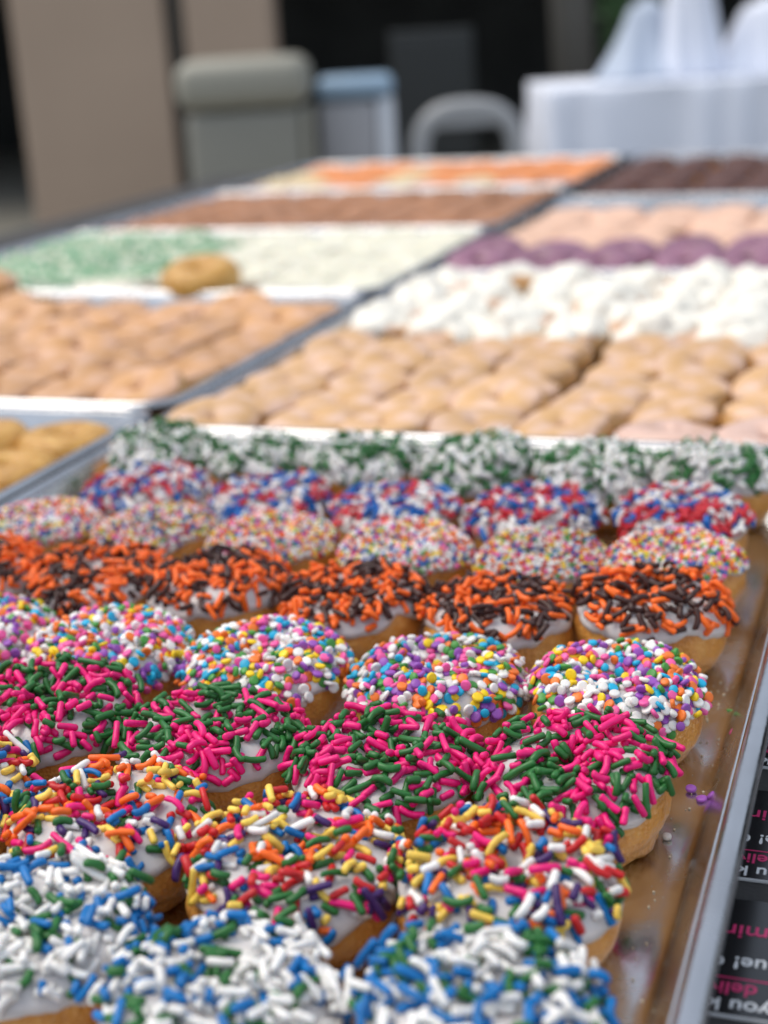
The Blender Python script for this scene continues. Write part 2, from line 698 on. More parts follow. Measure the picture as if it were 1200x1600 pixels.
def hero_confetti_donut(x, y, weights, label, group, salt):
    _seed[0] += 1
    sd = _seed[0]
    ring = Ring(sd, R=13.9, a=11.1 + 0.3 * math.cos(sd * 2.1), b=11.7 + 0.4 * math.sin(sd * 1.3))
    o, d, ic = donut('sprinkle_donut', (x * MM, y * MM, PAN_Z), 0, (rnd.uniform(-.04, .04), rnd.uniform(-.04, .04)),
                     dough_mesh(ring, 84, 44, DOUGH), icing_mesh(ring, 84, 26, GLAZE))
    tag(o, label, 'donut', group)
    its = scatter_discs(ring, 680, weights, salt)
    o.scale = (1.03, 1.03, 1.07)
    base = Vector((x * MM, y * MM, PAN_Z))
    its.sort(key=lambda t: (base + t[1] - CAM_POS).length)
    for vi, c, q, col in its[:300]:
        s = bpy.data.objects.new('confetti_sprinkle', disc_mesh(col, vi))
        COL.objects.link(s)
        s.parent = ic
        s.location = c
        s.rotation_euler = q.to_euler()
    rest = its[300:]
    if rest:
        cs = list(weights)
        items = []
        for vi, c, q, col in rest:
            V, F = disc_vf(DISC[vi][0] * MM, DISC[vi][1] * MM, 8)
            items.append((V, F, c, q, 1.0, cs.index(col)))
        s = link('confetti_sprinkles', merge_instances('confetti_sprinkles', items, [SPR[k] for k in cs]), ic)
        s['kind'] = 'stuff'
    return o


# ------------------------------------------------------------------ setting: ground, back of the place
GZ = -0.755
ground_m = mat_simple('paving', (0.20, 0.185, 0.15), rough=0.85, var=0.2, scale=3, bump=0.002, bscale=120)
bm = bmesh.new()
v4 = [bm.verts.new(p) for p in ((-60, -40, GZ), (60, -40, GZ), (60, 90, GZ), (-60, 90, GZ))]
bm.faces.new(v4)
structure(link('ground', mesh_bm('ground', bm, ground_m)))

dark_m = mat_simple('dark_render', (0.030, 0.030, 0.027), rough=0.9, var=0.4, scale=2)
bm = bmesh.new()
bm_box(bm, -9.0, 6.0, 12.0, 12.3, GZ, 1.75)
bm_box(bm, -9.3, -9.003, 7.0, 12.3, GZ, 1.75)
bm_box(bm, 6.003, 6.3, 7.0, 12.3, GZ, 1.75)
bm_box(bm, -9.4, 6.4, 6.9, 12.4, 1.753, 1.95)  # roof above the view, added to shade the hall's inside
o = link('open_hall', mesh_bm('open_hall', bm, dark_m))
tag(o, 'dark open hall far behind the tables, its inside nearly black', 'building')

# ------------------------------------------------------------------ the serving table
cloth_dark = mat_simple('charcoal_cloth', (0.045, 0.043, 0.042), rough=0.9, var=0.2, scale=40, bump=0.0004, bscale=900)
tb = empty('serving_table', (0, 0, GZ))
bm = bmesh.new()
bm_box(bm, -0.66, 0.80, -0.72, 1.50, 0.725, 0.755, 0.006)
link('table_top', mesh_bm('table_top', bm, cloth_dark), tb)
# hanging cloth: waved skirt
bm = bmesh.new()
loop = []
def edge_pts(x0, y0, x1, y1, n):
    return [(x0 + (x1 - x0) * i / n, y0 + (y1 - y0) * i / n) for i in range(n)]
pts = edge_pts(-.66, -.72, .80, -.72, 40) + edge_pts(.80, -.72, .80, 1.5, 60) + edge_pts(.80, 1.5, -.66, 1.5, 40) + edge_pts(-.66, 1.5, -.66, -.72, 60)
rings = []
for z, amp in ((0.748, 0.002), (0.62, 0.012), (0.42, 0.022), (0.22, 0.028), (0.16, 0.03)):
    rg = []
    for i, (x, y) in enumerate(pts):
        cx, cy = x - .07, y - .39
        k = amp * (0.6 + math.sin(i * 0.9) * 0.6 + 0.4 * math.sin(i * 0.37))
        sx = (1 if cx > 0 else -1) * (0.003 + k) if abs(abs(cx) - .73) < 1e-3 else 0
        sy = (1 if cy > 0 else -1) * (0.003 + k) if abs(abs(cy) - 1.11) < 1e-3 else 0
        rg.append(bm.verts.new((x + sx, y + sy, z)))
    rings.append(rg)
for A, B in zip(rings, rings[1:]):
    for k in range(len(pts)):
        k2 = (k + 1) % len(pts)
        bm.faces.new((A[k], A[k2], B[k2], B[k]))
link('cloth_skirt', mesh_bm('cloth_skirt', bm, cloth_dark, True), tb)
leg_m = mat_simple('grey_steel', (0.25, 0.25, 0.26), rough=0.4, metal=0.8)
for sx in (-0.56, 0.70):
    for sy in (-0.60, 1.38):
        bm = bmesh.new()
        bm_tube(bm, [(sx, sy, 0.0), (sx, sy, 0.726)], 0.016)
        link('leg', mesh_bm('leg', bm, leg_m, True), tb)
tag(tb, 'long table under charcoal cloth that carries all the donut trays', 'table')

# ------------------------------------------------------------------ sheet pans
PAN_Z = 0.0023


def rrect(x0, x1, y0, y1, r, n=7):
    out = []
    for cx, cy, a0 in ((x1 - r, y0 + r, -PI / 2), (x1 - r, y1 - r, 0), (x0 + r, y1 - r, PI / 2), (x0 + r, y0 + r, PI)):
        for k in range(n + 1):
            a = a0 + PI / 2 * k / n
            out.append((cx + r * math.cos(a), cy + r * math.sin(a)))
    return out


def sheet_pan(x0, x1, y0, y1, label):
    cx, cy = (x0 + x1) / 2 * MM, (y0 + y1) / 2 * MM
    o = empty('sheet_pan', (cx, cy, 0))
    hx, hy = (x1 - x0) / 2 * MM, (y1 - y0) / 2 * MM
    prof = [(16.0, 2.2), (13.6, 2.5), (12.0, 3.3), (10.9, 4.9), (10.5, 6.0), (9.65, 8.5), (6.7, 17.0), (4.45, 23.6), (4.15, 24.45), (3.9, 24.8), (2.6, 25.0),
            (3.4, 23.0), (5.9, 16.0), (8.9, 7.8), (10.2, 3.6), (12.2, 1.6), (16.0, 0.6)]
    bm = bmesh.new()
    rings = []
    for ins, z in prof:
        ins *= MM
        r = max(0.022 - ins * 0.6, 0.006)
        rings.append([bm.verts.new((p[0], p[1], (z if z < 3 else 3 + (z - 3) * 0.835) * MM)) for p in rrect(-hx + ins, hx - ins, -hy + ins, hy - ins, r)])
    n = len(rings[0])
    for A, B in zip(rings, rings[1:]):
        for k in range(n):
            bm.faces.new((A[k], A[(k + 1) % n], B[(k + 1) % n], B[k]))
    f1 = bm.faces.new(rings[0])
    f2 = bm.faces.new(rings[-1][::-1])
    me = mesh_bm('pan_body', bm, PAN, True)
    link('pan_body', me, o)
    bm = bmesh.new()
    pts = [(p[0], p[1], 0.0212) for p in rrect(-hx, hx, -hy, hy, 0.022, 8)]
    # flattened bead rolled over the wire
    rings = []
    m_ = len(pts)
    for i, p in enumerate(pts):
        a, b = Vector(pts[i - 1]), Vector(pts[(i + 1) % m_])
        t = (b - a).normalized()
        s = Vector((t.y, -t.x, 0))
        rings.append([bm.verts.new(Vector(p) + s * (0.0034 * math.cos(k / 14 * 2 * PI)) + Vector((0, 0, 0.0030 * math.sin(k / 14 * 2 * PI)))) for k in range(14)])
    for i in range(m_):
        A, B = rings[i], rings[(i + 1) % m_]
        for k in range(14):
            bm.faces.new((A[k], A[(k + 1) % 14], B[(k + 1) % 14], B[k]))
    link('rim', mesh_bm('rim', bm, RIM, True), o)
    tag(o, label, 'baking tray', 'sheet pans of donuts on the table')
    return o


sheet_pan(0, 329.4, -457, 0, 'nearest aluminium sheet pan, filled with rows of sprinkled mini donuts')
sheet_pan(0, 330, 8, 465, 'aluminium sheet pan of tan glazed and white topped donuts behind the nearest pan')
sheet_pan(0, 330, 473, 930, 'aluminium sheet pan holding purple and peach frosted donuts')
sheet_pan(0, 330, 938, 1395, 'farthest right aluminium sheet pan, full of dark chocolate donuts')
sheet_pan(-468, -11, -288, 42, 'aluminium sheet pan of plain golden donuts at the left')
sheet_pan(-468, -11, 50, 380, 'aluminium sheet pan of cinnamon coloured donuts left of the grey channel')
sheet_pan(-468, -11, 388, 718, 'aluminium sheet pan of green and white coconut donuts')
sheet_pan(-468, -11, 726, 1056, 'aluminium sheet pan of brown frosted donuts, behind the white ones')
sheet_pan(-468, -11, 1064, 1394, 'farthest left aluminium sheet pan of orange and cream donuts')

# ------------------------------------------------------------------ sprinkled donuts in the nearest pan
W_BWG = dict(white=50, blue=32, green=18)
W_RAIN = dict(red=15, white=15, yellow=14, green=13, pink=13, orange=12, blue=10, purple=9)
W_PG = dict(pink=52, green=48)
W_OB = dict(orange=50, brown=50)
W_RWB = dict(flag_red=34, white=32, navy=34)
W_GW = dict(white=50, green=50)
W_CONF = dict(white=27, hotpink=17, tangerine=13, cyan=11, violet=12, sun=10, leaf=11)
W_NON = dict(white=30, red=13, tangerine=15, sun=11, navy=12, hotpink=10, leaf=9, purple=4)

def row(xs, ys, fn):
    n = len(xs)
    for i, (x, y) in enumerate(zip(xs, ys)):
        k = n - 1 - i
        fn(x, y, 'rightmost' if k == 0 else ORD[k] + ' from right', i)


SPARSE = dict(margin=0.34)
row([131, 184, 236, 288], [-398, -394, -409, -400], lambda x, y, w_, i: hero_jimmy_donut(
    x, y, W_BWG, 315, 'blue, white and green sprinkled mini donut, ' + w_ + ' in the nearest row', 'blue white and green sprinkled donuts', 1 + i, margin=0.30))
row([124, 177, 229, 282], [-347, -349, -354, -351], lambda x, y, w_, i: hero_jimmy_donut(
    x, y, W_RAIN, 325, 'rainbow sprinkled mini donut with red, yellow and purple sprinkles, ' + w_ + ' in its row', 'rainbow sprinkled donuts', 11 + i, margin=0.24, lens=(4, 10, 14, 16, 12, 7, 3)))
row([78, 130, 182, 235, 286], [-297, -298, -300, -303, -297], lambda x, y, w_, i: hero_jimmy_donut(
    x, y, W_PG, 345, 'pink and green sprinkled mini donut, ' + w_ + ' in its row', 'pink and green sprinkled donuts', 21 + i, margin=0.20, lens=(3, 8, 13, 16, 14, 9, 4)))
row([70, 122, 177, 234, 287], [-250, -251, -250, -249, -245], lambda x, y, w_, i: hero_confetti_donut(
    x, y, W_CONF, 'mini donut covered in pastel confetti discs, ' + w_ + ' in its row', 'confetti covered donuts', 31 + i))
row([36, 86, 134, 185, 237, 286], [-197, -195, -193, -192, -195, -183], lambda x, y, w_, i: hero_jimmy_donut(
    x, y, W_OB, 320, 'orange and black sprinkled mini donut, ' + w_ + ' in its row', 'orange and black sprinkled donuts', 41 + i, margin=0.26))

non_var = []
for k in range(3):
    ring = Ring(200 + k)
    non_var.append((dough_mesh(ring, 56, 28, DOUGH), icing_mesh(ring, 56, 22, GLAZE), nonpareil_mesh(ring, W_NON, 71 + k)))


def nonp(x, y, w_, i):
    d, ic, sp = non_var[i % 3]
    o, _, ico = donut('sprinkle_donut', (x * MM, y * MM, PAN_Z), rnd.uniform(0, 6.28), (rnd.uniform(-.04, .04), rnd.uniform(-.04, .04)), d, ic)
    s = link('nonpareils', sp, ico)
    o.scale = (1.02, 1.02, 1.03)
    s['kind'] = 'stuff'
    tag(o, 'mini donut coated in tiny rainbow sugar beads, ' + w_ + ' in its row', 'donut', 'sugar bead donuts')


row([26, 78, 131, 186, 240, 287], [-136, -135, -137, -138, -141, -134], nonp)
row([50, 109, 166, 224, 283], [-88, -87, -91, -90, -88], lambda x, y, w_, i: hero_jimmy_donut(
    x, y, W_RWB, 340, 'red, white and blue sprinkled mini donut, ' + w_ + ' in its row', 'red white and blue sprinkled donuts', 51 + i, detail=0.5, zs=0.95, margin=0.12))
row([30, 80, 133, 187, 239, 289], [-36, -37, -36, -37, -39, -36], lambda x, y, w_, i: hero_jimmy_donut(
    x, y, W_GW, 330, 'green and white sprinkled mini donut, ' + w_ + ' in the row farthest back', 'green and white sprinkled donuts', 61 + i, detail=0.5, size=0.98, zs=1.14, margin=0.14))

# loose sprinkles and crumbs that fell on the pan floor, plus a disc for a reflection
def loose(name, mesh, x, y, z, rot, label, cat='sprinkle'):
    o = link(name, mesh)
    o.location = (x * MM, y * MM, z * MM)
    o.rotation_euler = rot
    tag(o, label, cat, 'loose bits fallen on the nearest pan')


loose('confetti_sprinkle', disc_mesh('violet', 1), 312.0, -267.5, 3.2, (0.12, 0.1, 0), 'loose violet confetti disc on the pan floor, nearest the pink and green donut')
loose('confetti_sprinkle', disc_mesh('violet', 3), 315.6, -272, 2.95, (0.02, -0.08, 0), 'middle one of three loose violet confetti discs on the pan')
loose('confetti_sprinkle', disc_mesh('violet', 0), 318.0, -271.5, 4.0, (0, -0.8, 0), 'loose violet confetti disc against the pan wall')
loose('confetti_sprinkle', disc_mesh('white', 2), 309.5, -294, 3.0, (0.1, 0, 0), 'loose white confetti disc on the pan floor near the right wall')
loose('confetti_sprinkle', disc_mesh('hotpink', 2), 319.6, -236, 6.0, (0, -1.0, 0), 'pink disc standing in for a reflection on the right pan wall')  # pink reflection in the wall, put in as a solid disc
SH = [capsule_vf(3.6 * MM, 0.33 * MM, 0.5 * MM, 6, 3)]
shred = mesh_np('green_shred', SH[0][0], SH[0][1], (SPR['leaf'],))
loose('green_shred', shred, 317.0, -216, 2.9, (1.5, 0, 1.1), 'thin green sugar shred lying by the right pan wall', 'sprinkle')
crumb_m = mat_simple('crumb', (0.62, 0.52, 0.38), rough=0.8)
V, F = ico_vf(1)
crs = []
for k in range(150):
    x = 307 + 9.0 * rnd.random()
    y = -440 + 330 * rnd.random()
    s = rnd.choice((0.14, 0.18, 0.22, 0.3, 0.42)) * MM
    crs.append((V * np.array([1, rnd.uniform(.6, 1.2), .7]), [tuple(f) for f in F], Vector((x * MM, y * MM, 2.25 * MM + s * .5)), Quaternion((0, 0, 1), rnd.uniform(0, 6)), s, 0))
o = link('crumbs', merge_instances('crumbs', crs, [crumb_m]))
o['kind'] = 'stuff'
tag(o, 'fine pale crumbs scattered on the floor of the nearest pan', 'crumbs')

# ------------------------------------------------------------------ donuts in the other pans (out of focus)
def bg_kind(name, n, dough, icing_mat, thick=1.0, inner=2.7, seed0=300, extra=None, **ring_kw):
    out = []
    for k in range(n):
        ring = Ring(seed0 + k, **ring_kw)
        d = dough_mesh(ring, 36, 20, dough)
        ic = icing_mesh(ring, 36, 14, icing_mat, thick, inner) if icing_mat else None
        ex = extra(ring, k) if extra else None
        out.append((d, ic, ex))
    return name, out


def low_jimmies(ring, n, weights, salt, rad=1.0):
    cs = list(weights)
    items = []
    for _ in range(n):
        u = rnd.uniform(0, 2 * PI)
        v = rnd.uniform(icing_edge(ring, u) + .1, 2.7)
        p, nn = ring.pt(u, v, 1.0 * MM)
        tu = Vector((-math.sin(u), math.cos(u), 0))
        a = rnd.uniform(0, PI)
        t = math.cos(a) * tu + math.sin(a) * nn.cross(tu) + nn * rnd.uniform(-.2, .3)
        V, F = capsule_vf(rnd.uniform(3, 7) * MM, rad * MM, 0, 5, 1)
        items.append((V, F, p + nn * rad * MM * rnd.uniform(.5, 1.9), t.to_track_quat('Z', 'Y'), 1.0, cs.index(clustered_color(weights, p, salt))))
    return merge_instances('topping', items, [SPR[k] for k in cs])


def frosting_mesh(ring, k, mat):
    """fluffy dollops heaped round the ring, joined into one soft topping"""
    V, F = ico_vf(3)
    F = [tuple(f) for f in F]
    items = []
    for q in range(5):
        a = q * 1.6 + k
        rr = (12.5 if q < 4 else 2) * MM * rnd.uniform(0.8, 1.1)
        c = Vector((rr * math.cos(a), rr * math.sin(a), (11.0 if q < 4 else 17.0) * MM + rnd.uniform(-1, 2.5) * MM))
        sz = rnd.uniform(10.5, 13.5) * MM
        W = []
        for v in V:
            p = Vector(v)
            n = 1 + 0.28 * noise.noise(p * 1.6 + Vector((q * 3.1, k * 1.7, 0))) + 0.10 * noise.noise(p * 4 + Vector((q, k, 5)))
            W.append((p.x * n, p.y * n, p.z * n * 0.82))
        items.append((np.array(W), F, c, Quaternion((0, 0, 1), rnd.uniform(0, 6)), sz, 0))
    return merge_instances('frosting', items, [mat])


def two_tone(m, c0, c1):
    e = [n for n in m.node_tree.nodes if n.type == 'VALTORGB'][0].color_ramp.elements
    e[0].color, e[1].color = c0 + (1,), c1 + (1,)
    e[0].position, e[1].position = 0.38, 0.62
    return m


I_TAN = two_tone(mat_simple('tan_glaze', (0.6, 0.4, 0.2), rough=0.5, scale=70, obj_var=0.12, bump=0.0006, bscale=180), (0.62, 0.36, 0.15), (0.72, 0.48, 0.36))
I_CINN = two_tone(mat_simple('cinnamon_glaze', (0.60, 0.335, 0.20), rough=0.55, scale=70, obj_var=0.14, bump=0.0006, bscale=180), (0.55, 0.28, 0.105), (0.63, 0.375, 0.245))
I_CREAM = mat_simple('cream_frosting', (0.89, 0.85, 0.71), rough=0.5, var=0.05, scale=60)
I_WHITE = mat_simple('white_frosting', (0.88, 0.84, 0.74), rough=0.5, var=0.03, scale=60)
I_BROWN = mat_simple('brown_frosting', (0.40, 0.175, 0.075), rough=0.45, var=0.2, scale=80, obj_var=0.12)
I_PURP = mat_simple('purple_glaze', (0.27, 0.115, 0.175), rough=0.35, var=0.2, scale=80, obj_var=0.15)
I_PEACH = mat_simple('peach_frosting', (0.78, 0.49, 0.345), rough=0.45, var=0.12, scale=60, obj_var=0.08)
I_CHOC = mat_simple('chocolate_frosting', (0.090, 0.026, 0.013), rough=0.5, var=0.3, scale=70)
I_ORANGE = mat_simple('orange_frosting', (0.80, 0.285, 0.085), rough=0.45, var=0.12, scale=60, obj_var=0.1)
I_LIME = mat_simple('pale_lime_frosting', (0.74, 0.58, 0.33), rough=0.45, var=0.1, scale=60)
I_ROSE = mat_simple('rose_grey_frosting', (0.55, 0.38, 0.35), rough=0.45, var=0.1, scale=60)

I_PINK = mat_simple('pale_pink_glaze', (0.72, 0.47, 0.37), rough=0.3, var=0.08, scale=60, coat=0.2)
K_PLAIN = bg_kind('plain_donut', 4, DOUGH_PLAIN, None, seed0=300)
K_TAN = bg_kind('glazed_donut', 6, DOUGH_TAN, I_TAN, seed0=310, thick=0.9, R=12.2, a=11.9, b=8.9, wob=2.0, edge=0.55)
K_PINK = bg_kind('pink_glazed_donut', 2, DOUGH_TAN, I_PINK, seed0=316, thick=1.1, R=13.0, a=11.2, b=9.6, wob=1.6)
K_CINN = bg_kind('cinnamon_donut', 6, DOUGH_TAN, I_CINN, seed0=320, thick=0.9, R=12.4, a=11.7, b=8.9, wob=2.0, edge=0.55)
K_SWIRL = bg_kind('frosted_donut', 4, DOUGH_TAN, I_TAN, seed0=330, R=13, a=11.5, b=8.2, extra=lambda r, k: ('frosting', frosting_mesh(r, k * 1.7, I_WHITE)))
K_COCO = bg_kind('coconut_donut', 3, DOUGH_TAN, I_CREAM, seed0=340, R=13.4, a=11.6, b=9.0, thick=1.6, extra=lambda r, k: ('coconut_shreds', low_jimmies(r, 260, dict(cream=1), k, 0.55)))
K_MINT = bg_kind('mint_donut', 3, DOUGH_TAN, I_CREAM, seed0=350, R=13.4, a=11.6, b=9.0, thick=1.6, extra=lambda r, k: ('mint_shreds', low_jimmies(r, 260, dict(mint=70, cream=30), k, 0.9)))
K_BROWN = bg_kind('brown_donut', 3, DOUGH, I_BROWN, seed0=360, R=13.4, a=11.6, b=9.0, thick=1.4)
K_PURP = bg_kind('purple_donut', 3, DOUGH_TAN, I_PURP, seed0=370, R=13.4, a=11.6, b=9.0, thick=1.3)
K_PEACH = bg_kind('peach_donut', 3, DOUGH_TAN, I_PEACH, seed0=380, R=13.4, a=11.6, b=9.0, thick=1.6)
K_CHOC = bg_kind('chocolate_donut', 3, DOUGH, I_CHOC, seed0=390, R=13.4, a=11.6, b=9.0, thick=1.5)
K_ORANGE = bg_kind('orange_donut', 2, DOUGH, I_ORANGE, seed0=400, R=13.4, a=11.6, b=9.0, thick=1.5)
K_LIME = bg_kind('lime_donut', 2, DOUGH, I_LIME, seed0=410, R=13.4, a=11.6, b=9.0, thick=1.5)
K_ROSE = bg_kind('rose_donut', 2, DOUGH, I_ROSE, seed0=420, R=13.4, a=11.6, b=9.0, thick=1.5)


def put(kind, x, y, z, label, group, tilt=0.06, rot=None, s=1.0):
    px, py, pz = project((x * MM, y * MM, 0.015))
    if px < -110 or px > 1330 or py > 1700 or py < -50:
        return None
    name, vs = kind
    d, ic, ex = rnd.choice(vs)
    tl = (rnd.uniform(-tilt, tilt), rnd.uniform(-tilt, tilt)) if rot is None else rot
    o, _, ico = donut(name, (x * MM, y * MM, PAN_Z + z * MM), rnd.uniform(0, 6.28), tl, d, ic)
    if rot is not None:
        o.rotation_euler = (Matrix.Rotation(tl[1], 3, 'Y') @ Matrix.Rotation(tl[0], 3, 'X') @ Matrix.Rotation(rnd.uniform(0, 6.28), 3, 'Z')).to_euler()
    o.scale = (s, s, s)
    if ex:
        e = link(ex[0], ex[1], ico)
        if ex[0] != 'frosting':
            e['kind'] = 'stuff'
    tag(o, label, 'donut', group)
    return o


def fill(x_first, dx, ncol, y_first, dy, nrow, chooser, side, jit=2.5, tilt=0.08):
    """side: 'right' counts columns from the pan's right end, 'left' from its left end"""
    for r in range(nrow):
        for c in range(ncol):
            k = chooser(r, c)
            if k is None:
                continue
            kind, what, group, opts = k
            x = x_first + dx * c + rnd.uniform(-jit, jit)
            y = y_first + dy * r + rnd.uniform(-jit, jit)
            z = opts.get('z', 0.0)
            t = opts.get('tilt', tilt)
            ln = opts.get('lean')
            if ln:
                ln *= rnd.uniform(0.75, 1.2)
                z += 24 * opts.get('s', 1.0) * math.sin(ln)
            lab = '%s, %s row of its pan, %s from the %s' % (what, ORD[r], ORD[c], side)
            put(kind, x, y, z + (abs(t) * 10 if t > .1 else 0), lab, group, t, rot=((ln, rnd.uniform(-.12, .12)) if ln else None), s=opts.get('s', 1.0))


# plain golden donuts, left of the nearest pan
fill(-38, -50, 5, -8, -51, 4, lambda r, c: (K_PLAIN, 'plain golden mini donut', 'plain golden donuts', dict(tilt=0.05, s=1.03)), 'right')
# cinnamon coloured ones
fill(-39, -48.5, 9, 80, 47, 6, lambda r, c: (K_CINN, 'cinnamon tan mini donut', 'cinnamon tan donuts', dict(tilt=0.22, s=1.10, lean=0.06 if (r * 5 + c * 3) % 4 else 0.25)), 'channel')
# coconut: white by the channel, green further left
def coco(r, c):
    lim = 3.2 + 0.3 * r if r > 0 else 4.2
    if r == 0 and c in (2, 3):
        return None
    if c > lim - (0.6 if r > 2 else 0):
        return K_MINT, 'green and white coconut mini donut', 'green coconut donuts', dict(s=1.13)
    return K_COCO, 'cream white coconut mini donut', 'white coconut donuts', dict(s=1.13)
fill(-42, -54.5, 8, 423, 52.5, 6, coco, 'channel', jit=1.5)
fill(-42, -54.5, 8, 762, 52.5, 6, lambda r, c: (K_BROWN, 'brown frosted mini donut', 'brown frosted donuts', dict(s=1.1)), 'channel')
def orange(r, c):
    if r < 1:
        return K_ROSE, 'rose grey frosted mini donut', 'rose grey frosted donuts', dict(s=1.05)
    if (r < 4 and c in (4, 7)) or (r == 1 and c in (2, 6)):
        return K_LIME, 'pale lime frosted mini donut', 'pale lime frosted donuts', dict(s=1.1)
    return K_ORANGE, 'orange frosted mini donut', 'orange frosted donuts', dict(s=1.1)
fill(-42, -54.5, 8, 1100, 52.5, 6, orange, 'channel')
# right-hand pans
def r2(r, c):
    if r < 1 and c in (5, 6):
        return K_PINK, 'tan mini donut with pale pink glaze', 'pale pink glazed donuts', dict(tilt=0.12, s=1.10)
    return K_TAN, 'tan glazed mini donut', 'tan glazed donuts', dict(tilt=0.2, s=1.0 + 0.06 * ((r * 3 + c * 5) % 4) / 3, lean=0.06 if (r * 7 + c * 3) % 4 else 0.25)
fill(30, 45.5, 7, 33, 43, 5, r2, 'channel', jit=6)
fill(34, 46, 7, 254, 43, 5, lambda r, c: (K_SWIRL, 'white fluffy frosted mini donut', 'white fluffy frosted donuts', dict(tilt=0.3, s=1.06 + 0.06 * ((r + c) % 3))), 'channel', jit=7)
fill(36, 52, 6, 506, 54, 7, lambda r, c: (K_PURP, 'purple glazed mini donut', 'purple glazed donuts', dict(s=1.08, lean=0.34)) if r < 2 else
     (K_PEACH, 'peach frosted mini donut', 'peach frosted donuts', dict(s=1.14)), 'channel', jit=7)
fill(38, 56, 5, 972, 55, 8, lambda r, c: (K_CHOC, 'dark chocolate frosted mini donut', 'dark chocolate donuts', dict(s=1.06)), 'channel', jit=5)
# the single plain donut sitting on the rim end of the coconut pan
put(K_PLAIN, -163, 408, 12, 'single plain golden donut among the white coconut donuts', 'plain golden donuts', rot=(0.2, 0.0), s=1.28)
put(K_CINN, -318, 345, 22, 'cinnamon tan donut lying on top of the others, far left', 'cinnamon tan donuts', rot=(0.1, 0.1), s=1.05)

# ------------------------------------------------------------------ printed cards beside the nearest pan
card_m = mat_simple('black_print', (0.010, 0.010, 0.011), rough=0.22, var=0.1, scale=30, coat=0.2)
paper_m = mat_simple('card_paper', (0.70, 0.70, 0.70), rough=0.8)
ink_w = mat_simple('white_ink', (0.80, 0.80, 0.80), rough=0.35, var=0.02)
ink_p = mat_simple('pink_ink', (0.66, 0.022, 0.150), rough=0.35, var=0.02)


def text_mesh(txt, size, sy, bold, mat):
    cu = bpy.data.curves.new('lettering', 'FONT')
    cu.body = txt
    cu.size = size
    cu.offset = bold
    cu.extrude = 0.00004
    cu.align_x = 'RIGHT'
    to = bpy.data.objects.new('lettering_tmp', cu)
    COL.objects.link(to)
    bpy.context.view_layer.update()
    me = bpy.data.meshes.new_from_object(to.evaluated_get(bpy.context.evaluated_depsgraph_get()))
    bpy.data.objects.remove(to)
    for v in me.vertices:
        v.co.y *= sy
    me.materials.clear()
    me.materials.append(mat)
    return me


TXT = [('you kn', 6.0, ink_w, 325.5, 1.5), ('deliv', 6.0, ink_p, 327.5, 7.6), ('ue! C', 6.2, ink_w, 326.0, 17.5), ('min', 7.4, ink_p, 328.0, 29.5)]
_tm = [text_mesh(t, s * MM, 1.06, 0.00007, m) for t, s, m, _, _ in TXT]
for k, y0 in enumerate((-361.5, -306.0, -246.0, -186.0)):
    o = empty('printed_card', (0.345, (y0 + 23) * MM, 0))
    bm = bmesh.new()
    bm_box(bm, -0.040, 0.046, -0.0230, 0.0230, 0.0002, 0.0009)
    link('paper', mesh_bm('paper', bm, paper_m), o)
    bm = bmesh.new()
    bm_box(bm, -0.0398, 0.0458, -0.0226, 0.0229, 0.00091, 0.00096)
    link('printed_face', mesh_bm('printed_face', bm, card_m), o)
    for me, (t, s, m, xe, dy) in zip(_tm, TXT):
        l = link('lettering', me, o)
        # printed the other way up: the words run towards -X
        l.rotation_euler = (0, 0, PI)
        l.location = ((xe - 345) * MM, (dy - 23 + s * 0.70) * MM, 0.00101)
    bm = bmesh.new()
    bm_box(bm, -0.019, 0.046, 0.0, 0.00045, 0, 0.00004)
    u = link('underline', mesh_bm('underline', bm, ink_p), o)
    u.location = (0, (13.4 - 23) * MM, 0.00098)
    tag(o, ['nearest', 'second nearest', 'third nearest', 'fourth nearest'][k] + ' black card with pink and white upside-down lettering beside the pan', 'card', 'printed black cards beside the pan')

# ------------------------------------------------------------------ background things
# panelled tan wall
wall_m = mat_simple('tan_render', (0.43, 0.32, 0.235), rough=0.85, var=0.06, scale=1.5, bump=0.001, bscale=60)
seam_m = mat_simple('dark_joint', (0.10, 0.09, 0.075), rough=0.9)
ux, uy = Vector((0.945, 0.33, 0)).normalized(), Vector((-0.33, 0.945, 0)).normalized()
RZ = math.atan2(0.33, 0.945)


def bgbox(name, parent, x0, x1, y0, y1, z0, z1, mat, bev=0.0, seg=2, smooth=False):
    bm = bmesh.new()
    bm_box(bm, x0, x1, y0, y1, z0, z1, bev, seg)
    return link(name, mesh_bm(name, bm, mat, smooth), parent)


o = empty('tan_pillar', (-3.08, 4.75, GZ), (0, 0, RZ))
bgbox('shaft', o, 0.0, 0.607, 0, 0.4, 0.10, 2.2, wall_m, 0.01)
bgbox('plinth', o, -0.02, 0.617, -0.02, 0.42, 0, 0.099, wall_m, 0.005)
bgbox('joint_strip', o, 0.618, 0.675, 0.05, 0.35, 0, 2.2, seam_m)
tag(o, 'wide tan pillar at the far left behind the table', 'pillar', 'tan pillars')
o = empty('tan_pillar', (-2.449, 4.97, GZ), (0, 0, RZ))
bgbox('shaft', o, 0.02, 0.365, 0, 0.4, 0.10, 2.2, wall_m, 0.01)
bgbox('plinth', o, 0.022, 0.38, -0.02, 0.42, 0, 0.099, wall_m, 0.005)
tag(o, 'narrow tan pillar right of the dark joint, above the grey bin', 'pillar', 'tan pillars')

